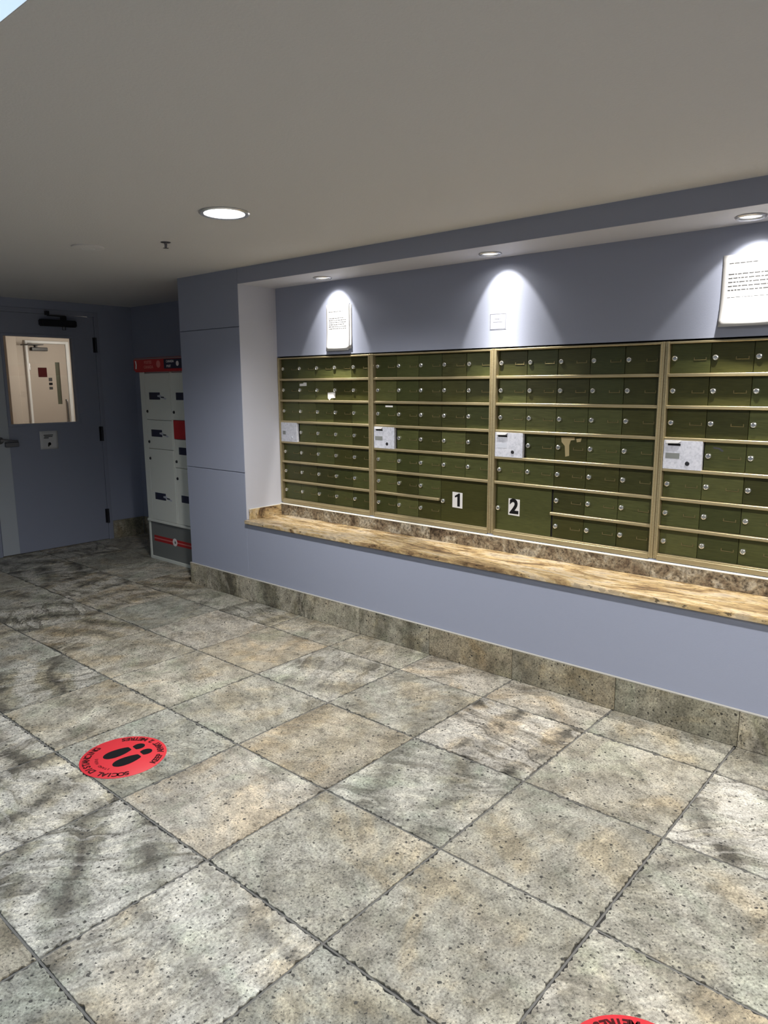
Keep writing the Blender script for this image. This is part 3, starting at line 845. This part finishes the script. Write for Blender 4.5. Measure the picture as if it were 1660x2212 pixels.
BITS = {(0, 1, 1): 'tape', (0, 1, 2): 'torn', (1, 2, 0): 'strip', (2, 3, 2): 'residue', (3, 3, 1): 'scratch'}
rl = random.Random(11)
for u in range(4):
    x0, x1 = UX[u], UX[u + 1]
    unit = tag(empty('mailbox_unit', ((x0 + x1) / 2, YB, RZ[-1])), LABEL[u], 'mailbox', 'wall mailbox units in the niche')
    ox, oy, oz = unit.location
    def up(name, bm, mt, **kw):
        bmesh.ops.translate(bm, vec=(-ox, -oy, -oz), verts=bm.verts[:])
        return obj(name, bm, mt, unit, **kw)
    st = 0.0195
    # outer frame: two-step stiles, thin head, deeper sill
    for s in (0, 1):
        bm = bmesh.new()
        a = x0 + 0.001 if s == 0 else x1 - st
        b = x0 + st if s == 0 else x1 - 0.001
        bbox(bm, a, b, YF, YB + 0.05, RZ[-1] - 0.008, RZ[0] + 0.001, 0.002)
        if s == 0: bbox(bm, b - 0.0065, b + 0.0005, YF - 0.005, YF + 0.001, RZ[-1] - 0.004, RZ[0] - 0.003, 0.0012)
        else: bbox(bm, a - 0.0005, a + 0.0065, YF - 0.005, YF + 0.001, RZ[-1] - 0.004, RZ[0] - 0.003, 0.0012)
        up('frame_stile', bm, M['gold'])
    bm = bmesh.new(); bbox(bm, x0 + st, x1 - st, YF, YB + 0.05, RZ[0] - 0.010, RZ[0], 0.002)
    up('frame_head', bm, M['gold'])
    bm = bmesh.new(); bbox(bm, x0 + st, x1 - st, YF - 0.003, YB + 0.05, RZ[-1] - 0.012, RZ[-1] + 0.013, 0.002)
    bbox(bm, x0 + st, x1 - st, YF + 0.004, YB + 0.05, RZ[-1] + 0.0125, RZ[-1] + 0.019, 0.001)
    up('frame_sill', bm, M['gold'])
    bm = bmesh.new(); box(bm, x0 + 0.002, x1 - 0.002, YD + 0.0065, YB + 0.29, RZ[-1], RZ[0] + 0.006)
    up('carcass', bm, M['gap'])
    ix0, ix1 = x0 + st, x1 - st
    cw = (ix1 - ix0) / 5
    for k in range(1, 7):
        a, b = ix0, ix1
        if k == 6 and u == 1: b = ix0 + 3 * cw - 0.004
        if k == 6 and u == 2: a = ix0 + 2 * cw - 0.006
        bm = bmesh.new()
        bbox(bm, a, b, YF + 0.001, YB + 0.03, RZ[k] - RH, RZ[k] + RH, 0.002)
        up('rail', bm, M['gold'])
    meshes = {}
    for r in range(7):
        zt_, zb_ = RZ[r] - (RH if r else 0.010), RZ[r + 1] + (RH if r < 6 else 0.019)
        for c in range(5):
            if u == 1 and r >= 5 and c >= 3: continue
            if u == 2 and r >= 5 and c < 2: continue
            cx, cz = ix0 + (c + 0.5) * cw, (zt_ + zb_) / 2
            w, h = cw - 0.0022, zt_ - zb_ - 0.002
            if r == 3 and c == 0:      # outgoing slot door, white and nearly flush
                t = bmesh.new(); bbox(t, -w / 2, w / 2, 0, 0.02, -h / 2 - 0.004, h / 2 + 0.004, 0.0015)
                d = obj('outgoing_door', t, M['speckwhite'], unit, loc=(cx - ox, YF + 0.0005 - oy, cz - oz), label='speckled white outgoing mail door')
                if u:
                    t = bmesh.new(); prism(t, [(-w / 2 + 0.012, h / 2 - 0.012), (-0.02, h / 2 - 0.010), (-0.008, h / 2 + 0.0), (-w / 2 + 0.012, h / 2 - 0.001)], -0.006, 0.0)
                    obj('slot_lip', t, M['paper'], d)
                    t = bmesh.new(); box(t, -w / 2 + 0.020, -0.010, -0.0006, 0, h / 2 - 0.022, h / 2 - 0.012)
                    obj('slot', t, M['black'], d)
                t = bmesh.new()
                lx0, lx1 = (-0.065, -0.035) if u == 0 else (-w / 2 + 0.012, -0.012)
                box(t, lx0, lx1, -0.0006, 0, -0.018, 0.008)
                obj('address_label', t, M['lockergrey'] if u != 2 else M['paper2'], d)
                t = bmesh.new(); lathe(t, [(0.0105, 0), (0.009, 0.0025), (0, 0.0025)], 12, Matrix.Translation((0.025 if u else 0.03, 0, -0.038)) @ Matrix.Rotation(PI / 2, 4, 'X'))
                obj('lock', t, M['bronze'] if u else M['paper2'], d, True)
                continue
            key = round(h, 4)
            if key not in meshes: meshes[key] = door_mesh(w, h)
            d = obj('mailbox_door', meshes[key], None, unit, loc=(cx - ox, YD + rl.uniform(-0.0006, 0.0006) - oy, cz - oz))
            lk = obj('lock', LOCK, None, d, loc=(-w / 2 + 0.020, 0.0003, 0.001))
            lk.rotation_euler.y = rl.uniform(-1.4, 1.4)
            obj('card_holder', CARD, None, d, loc=(-w / 2 + 0.132, 0.0003, -0.003))
            if (u, r, c) in BITS: sticker_bits(d, BITS[(u, r, c)], w)
    if u in (1, 2):            # large numbered parcel door
        a, b = (ix0 + 3 * cw, ix1) if u == 1 else (ix0, ix0 + 2 * cw - 0.008)
        zt_, zb_ = RZ[5] - RH, RZ[7] + 0.019
        t = bmesh.new(); w, h = b - a - 0.002, zt_ - zb_ - 0.002
        bbox(t, -w / 2, w / 2, 0, 0.006, -h / 2, h / 2, 0.0012)
        cx, cz = (a + b) / 2, (zt_ + zb_) / 2
        d = obj('parcel_door', t, M['green'], unit, loc=(cx - ox, YD - 0.001 - oy, cz - oz), label='tall parcel door numbered %d' % u)
        obj('lock', LOCK, None, d, loc=(-w / 2 + 0.018, 0.0003, 0.825 - cz))
        px, pz = (-1.155 - cx, 0.840 - cz) if u == 1 else (-0.770 - cx, 0.839 - cz)
        t = bmesh.new(); pw, ph = (0.036, 0.046)
        prism(t, [(px - pw, pz - ph), (px + pw, pz - ph - 0.002), (px + pw, pz + ph - 0.001), (px - pw, pz + ph + 0.001)], -0.0012, 0)
        obj('number_plate', t, M['paper'], d)
        t = bmesh.new()
        if u == 1:
            prism(t, [(px + 0.000, pz - 0.038), (px + 0.018, pz - 0.038), (px + 0.018, pz + 0.040), (px + 0.010, pz + 0.040), (px - 0.018, pz + 0.024), (px - 0.018, pz + 0.014), (px + 0.000, pz + 0.020)], -0.0022, -0.0011)
        else:
            text_mesh(t, '2', 0.112, on_y(px, -0.0018, pz), 0.0042, 0.0004)
        obj('digit', t, M['black'], d)

# ------------------------------------------------------------------ notices in the niche
def notice(name, label, x0, x1, z0, z1, curl, sleeve, lines, bits):
    r = tag(empty(name, ((x0 + x1) / 2, YB, (z0 + z1) / 2)), label, 'notice')
    w, h = x1 - x0, z1 - z0
    def sheet(dx, dz, y, ww, hh, cu, nm, mt):
        bm = bmesh.new(); n = 10
        g = [[bm.verts.new((dx + (i / n - 0.5) * ww, y - cu * max(0, 1 - k / n * 2.2) ** 2 * (1 - 0.35 * (abs(i / n - 0.62) * 1.6) ** 1.5), dz + (k / n - 0.5) * hh)) for k in range(n + 1)] for i in range(n + 1)]
        for i in range(n):
            for k in range(n): bm.faces.new((g[i][k], g[i + 1][k], g[i + 1][k + 1], g[i][k + 1]))
        o = obj(nm, bm, mt, r, True)
        so = o.modifiers.new('thick', 'SOLIDIFY'); so.thickness = 0.0006; so.offset = 0
        return o
    if sleeve: sheet(sleeve[0], sleeve[1], -0.002, sleeve[2], sleeve[3], curl * 0.5, 'backing_sheet', M['paper'])
    sheet(0, 0, -0.0045, w, h, curl, 'sheet', M['paper'])
    bm = bmesh.new(); rr = random.Random(5)
    for zf, wf, th in lines:
        x = -w / 2 + w * 0.11; xe = -w / 2 + w * wf
        while x < xe - 0.004:
            l = min(rr.uniform(0.008, 0.024), xe - x)
            box(bm, x, x + l, -0.0054, -0.0050, h / 2 - h * zf - th, h / 2 - h * zf + th); x += l + 0.003
    obj('printed_lines', bm, M['ink'] if bits else M['inkred'], r)
    return r
notice('posted_notice', 'white printed notice sheet above the leftmost mailbox unit', -2.207, -1.999, 1.735, 2.03, 0.014, (0.012, 0.0, 0.222, 0.275),
       [(0.16, 0.72, 0.002)] + [(0.30 + 0.045 * k, 0.86 if k % 3 else 0.78, 0.0024) for k in range(6)] + [(0.64 + 0.04 * k, 0.85, 0.0016) for k in range(4)] + [(0.86, 0.4, 0.001)], True)
notice('posted_notice', 'large white notice above the mailbox unit at the right edge, lower edge curling out', 0.252, 0.485, 1.757, 2.058, 0.024, (0.006, -0.004, 0.246, 0.287),
       [(0.12, 0.62, 0.002)] + [(0.27 + 0.055 * k, 0.9 if k % 4 else 0.84, 0.0024) for k in range(5)] + [(0.59 + 0.03 * k, 0.9, 0.0012) for k in range(6)] + [(0.82, 0.2, 0.001)], True)
pl = tag(empty('blank_card', (-0.8895, YB, 1.849)), 'small pale square card with thin outline on the niche wall between notices', 'card')
bm = bmesh.new(); bbox(bm, -0.052, 0.052, -0.0012, 0, -0.043, 0.043, 0.0004)
obj('plate', bm, M['card'], pl)
bm = bmesh.new()
for a in ((-0.050, 0.050, 0.038, 0.0405), (-0.050, 0.050, -0.0405, -0.038), (-0.050, -0.047, -0.038, 0.038), (0.047, 0.050, -0.038, 0.038), (0.004, 0.006, 0.0, 0.03), (-0.03, 0.03, -0.004, -0.002), (-0.02, 0.02, 0.012, 0.014)):
    box(bm, a[0], a[1], -0.0016, -0.0011, a[2], a[3])
obj('printed_lines', bm, M['cardline'], pl)

# ------------------------------------------------------------------ parcel locker
LX0, LX1, LY, LZ = -4.42, -3.60, 0.53, 1.63
lk = tag(empty('parcel_locker', ((LX0 + LX1) / 2, LY, 0)), 'off-white parcel locker with a red header standing beside the pillar', 'locker')
lox = (LX0 + LX1) / 2
def lp(name, bm, mt, par=None, **kw):
    bmesh.ops.translate(bm, vec=(-lox, -LY, 0), verts=bm.verts[:])
    return obj(name, bm, mt, par or lk, **kw)
bm = bmesh.new()
box(bm, LX0, LX1, LY + 0.016, LY + 0.50, 0.0, LZ)
body = lp('body', bm, M['locker'])
for a, b in ((LX0, -4.344), (-3.964, -3.944), (-3.64, LX1)):
    bm = bmesh.new(); bbox(bm, a, b, LY, LY + 0.017, 0.36, LZ, 0.003)
    lp('stile', bm, M['locker'])
bm = bmesh.new(); bbox(bm, LX0, LX1, LY - 0.012, LY + 0.018, 0.340, 0.362, 0.003)
lp('ledge', bm, M['locker'])
bm = bmesh.new(); bbox(bm, LX0, -4.392, LY, LY + 0.017, 0.0, 0.340, 0.002); bbox(bm, -3.63, LX1, LY, LY + 0.017, 0.0, 0.340, 0.002)
bbox(bm, -4.392, -3.63, LY - 0.003, LY + 0.017, 0.0, 0.028, 0.002)
lp('plinth_frame', bm, M['locker'])
bm = bmesh.new(); box(bm, -4.392, -3.63, LY + 0.006, LY + 0.017, 0.028, 0.340)
base = lp('plinth_panel', bm, M['lockergrey'], label='dark grey plinth panel')
bm = bmesh.new(); box(bm, -4.350, -3.70, LY + 0.0052, LY + 0.006, 0.166, 0.186); box(bm, -4.350, -3.70, LY + 0.0052, LY + 0.006, 0.197, 0.217)
lp('red_stripe', bm, M['red'], base)
bm = bmesh.new(); box(bm, -4.350, -3.70, LY + 0.0052, LY + 0.006, 0.187, 0.196)
lp('pale_stripe', bm, M['pink'], base)
bm = bmesh.new(); lathe(bm, [(0, 0.0), (0.034, 0.0), (0.034, 0.0012), (0.011, 0.0012), (0.011, 0.0004), (0, 0.0004)], 24, Matrix.Translation((-4.027, LY + 0.0052, 0.192)) @ Matrix.Rotation(PI / 2, 4, 'X'))
lp('round_emblem', bm, M['pale'], base)
bm = bmesh.new(); lathe(bm, [(0, 0.0), (0.012, 0.0), (0.012, 0.0016), (0, 0.0016)], 16, Matrix.Translation((-4.022, LY + 0.0052, 0.192)) @ Matrix.Rotation(PI / 2, 4, 'X'))
lp('emblem_centre', bm, M['lockergrey'], base)
# compartments
def compartment(x0, x1, z0, z1, label_z, lock_z, mt='locker', lab=True, lbl=None):
    bm = bmesh.new(); bbox(bm, x0 + 0.002, x1 - 0.002, LY - 0.001, LY + 0.0158, z0 + 0.002, z1 - 0.002, 0.0015)
    d = lp('compartment_door', bm, M[mt], label=lbl)
    if lock_z:
        bm = bmesh.new(); lathe(bm, [(0.013, 0), (0.011, 0.006), (0.005, 0.0062), (0.004, 0.004), (0, 0.004)], 14, Matrix.Translation((x0 + 0.022, LY - 0.001, lock_z)) @ Matrix.Rotation(PI / 2, 4, 'X'))
        lp('lock', bm, M['bronze'], d, smooth=True)
    if lab:
        xl = x0 + 0.062
        bm = bmesh.new()
        prism(bm, [(xl, label_z - 0.030), (xl + 0.165, label_z - 0.030), (xl + 0.165, label_z - 0.012), (xl + 0.125, label_z - 0.006), (xl + 0.125, label_z + 0.006), (xl + 0.165, label_z + 0.010), (xl + 0.165, label_z + 0.030), (xl, label_z + 0.030)], LY - 0.0016, LY - 0.001)
        lp('navy_label', bm, M['navy'], d)
        bm = bmesh.new(); prism(bm, [(xl + 0.126, label_z - 0.005), (xl + 0.235, label_z - 0.028), (xl + 0.255, label_z - 0.028), (xl + 0.255, label_z - 0.018), (xl + 0.166, label_z + 0.009), (xl + 0.126, label_z + 0.006)], LY - 0.0014, LY - 0.001)
        lp('white_label', bm, M['paper2'], d)
        bm = bmesh.new(); box(bm, xl + 0.18, xl + 0.225, LY - 0.002, LY - 0.0012, label_z - 0.014, label_z - 0.006)
        lp('printed_number', bm, M['black'], d)
        bm = bmesh.new(); box(bm, xl + 0.012, xl + 0.022, LY - 0.002, LY - 0.0016, label_z - 0.018, label_z + 0.018)
        lp('printed_icon', bm, M['ink'], d)
    return d
c1 = (-4.344, -3.964); c2 = (-3.944, -3.64)
compartment(*c1, 1.230, 1.62, 1.430, 1.300)
compartment(*c1, 0.984, 1.230, 1.118, 1.041)
compartment(*c1, 0.362, 0.984, 0.575, 0.898)
compartment(*c2, 1.236, 1.62, 1.430, 1.300)
compartment(*c2, 1.080, 1.236, 0, None, 'red', False, 'bright red flap')
compartment(*c2, 0.842, 1.080, 0.985, 0.894)
compartment(*c2, 0.362, 0.842, 0.585, 0.752)
# header
bm = bmesh.new()
bbox(bm, LX0 - 0.04, LX1 + 0.03, LY - 0.03, LY + 0.50, LZ, 1.747, 0.012, 3)
hd = lp('header', bm, M['red'], label='red header box')
bm = bmesh.new(); box(bm, -3.985, LX1 + 0.012, LY - 0.0312, LY - 0.0298, LZ + 0.022, 1.728)
lp('navy_panel', bm, M['navy'], hd)
bm = bmesh.new(); bbox(bm, LX0 - 0.030, LX1 + 0.02, LY - 0.033, LY - 0.028, 1.732, 1.743, 0.002)
lp('top_rim', bm, M['inkred'], hd)
bm = bmesh.new()
text_mesh(bm, 'POSTES', 0.034, on_y(-4.225, LY - 0.0306, 1.706), 0.0012)
text_mesh(bm, 'CANADA', 0.034, on_y(-4.218, LY - 0.0306, 1.668), 0.0012)
lp('header_lettering', bm, M['pink'], hd)
bm = bmesh.new()
text_mesh(bm, 'CANADA', 0.026, on_y(-3.895, LY - 0.0317, 1.708), 0.0008)
text_mesh(bm, 'POST', 0.026, on_y(-3.915, LY - 0.0317, 1.670), 0.0008)
lathe(bm, [(0, 0), (0.020, 0), (0.020, 0.0006), (0, 0.0006)], 20, Matrix.Translation((-3.79, LY - 0.0312, 1.690)) @ Matrix.Rotation(PI / 2, 4, 'X'))
lp('navy_lettering', bm, M['pale'], hd)
bm = bmesh.new(); lathe(bm, [(0, 0), (0.030, 0), (0.030, 0.0006), (0, 0.0006)], 20, Matrix.Translation((-4.068, LY - 0.0300, 1.690)) @ Matrix.Rotation(PI / 2, 4, 'X'))
lp('round_emblem', bm, M['pink'], hd)
bm = bmesh.new(); prism(bm, [(-4.425, 1.655), (-4.405, 1.655), (-4.400, 1.690), (-4.408, 1.722), (-4.426, 1.722), (-4.418, 1.690)], LY - 0.0306, LY - 0.0298)
lp('corner_mark', bm, M['pale'], hd)

# ------------------------------------------------------------------ floor stickers
def arc_text(bm, s, r, size, mid, top, z, bold=0.001, step=None):
    n = len(s)
    step = step or size * 0.74 / r
    for i, ch in enumerate(s):
        if ch == ' ': continue
        d = (i - (n - 1) / 2) * step
        if top:
            a = mid - d; rot = a - PI / 2
        else:
            a = mid + d; rot = a + PI / 2
        text_mesh(bm, ch, size, Matrix.Translation((r * math.cos(a), r * math.sin(a), z)) @ Matrix.Rotation(rot, 4, 'Z'), bold, 0.0001)
def make_sticker(loc, rz, label):
    r = tag(empty('floor_sticker', loc, rz), label, 'sticker', 'round red floor stickers')
    R = 0.172
    bm = bmesh.new(); lathe(bm, [(0, 0.0014), (R - 0.001, 0.0014), (R, 0.0008), (R, 0)], 56)
    obj('disc', bm, M['sticker'], r, True)
    bm = bmesh.new()
    for sx in (-1, 1):
        for cy, ry, rx, fx_ in ((0.003, 0.064, 0.031, 0.043), (-0.082, 0.027, 0.023, 0.032)):
            pts = []
            for k in range(28):
                a = 2 * PI * k / 28
                y = math.sin(a) * ry; x = math.cos(a) * rx * (1.0 + 0.22 * math.sin(a) * (1 if cy > 0 else -0.3))
                if cy < 0 and y > ry * 0.7: y = ry * 0.7
                if cy > 0 and y < -ry * 0.82: y = -ry * 0.82
                pts.append((sx * fx_ + x, cy + y))
            a_ = [bm.verts.new((x, y, 0.0019)) for x, y in pts]
            bm.faces.new(a_)
    obj('footprints', bm, M['black'], r)
    bm = bmesh.new()
    arc_text(bm, 'SOCIAL DISTANCING', 0.145, 0.038, PI / 2, True, 0.0018, 0.0016, math.radians(8.6))
    arc_text(bm, 'KEEP APART 2 METRES', 0.148, 0.035, -PI / 2, False, 0.0018, 0.0016, math.radians(7.1))
    arc_text(bm, 'STAND HERE', 0.105, 0.017, PI / 2, True, 0.0018, 0.0003)
    obj('lettering', bm, M['darkred'], r)
    return r
make_sticker((-1.358, -1.453, 0.0003), PI - 0.06, 'round red floor sticker with black footprints, seen whole at the left')
make_sticker((0.817, -1.447, 0.0003), PI - 0.06, 'round red floor sticker cut off by the bottom edge of the photo')
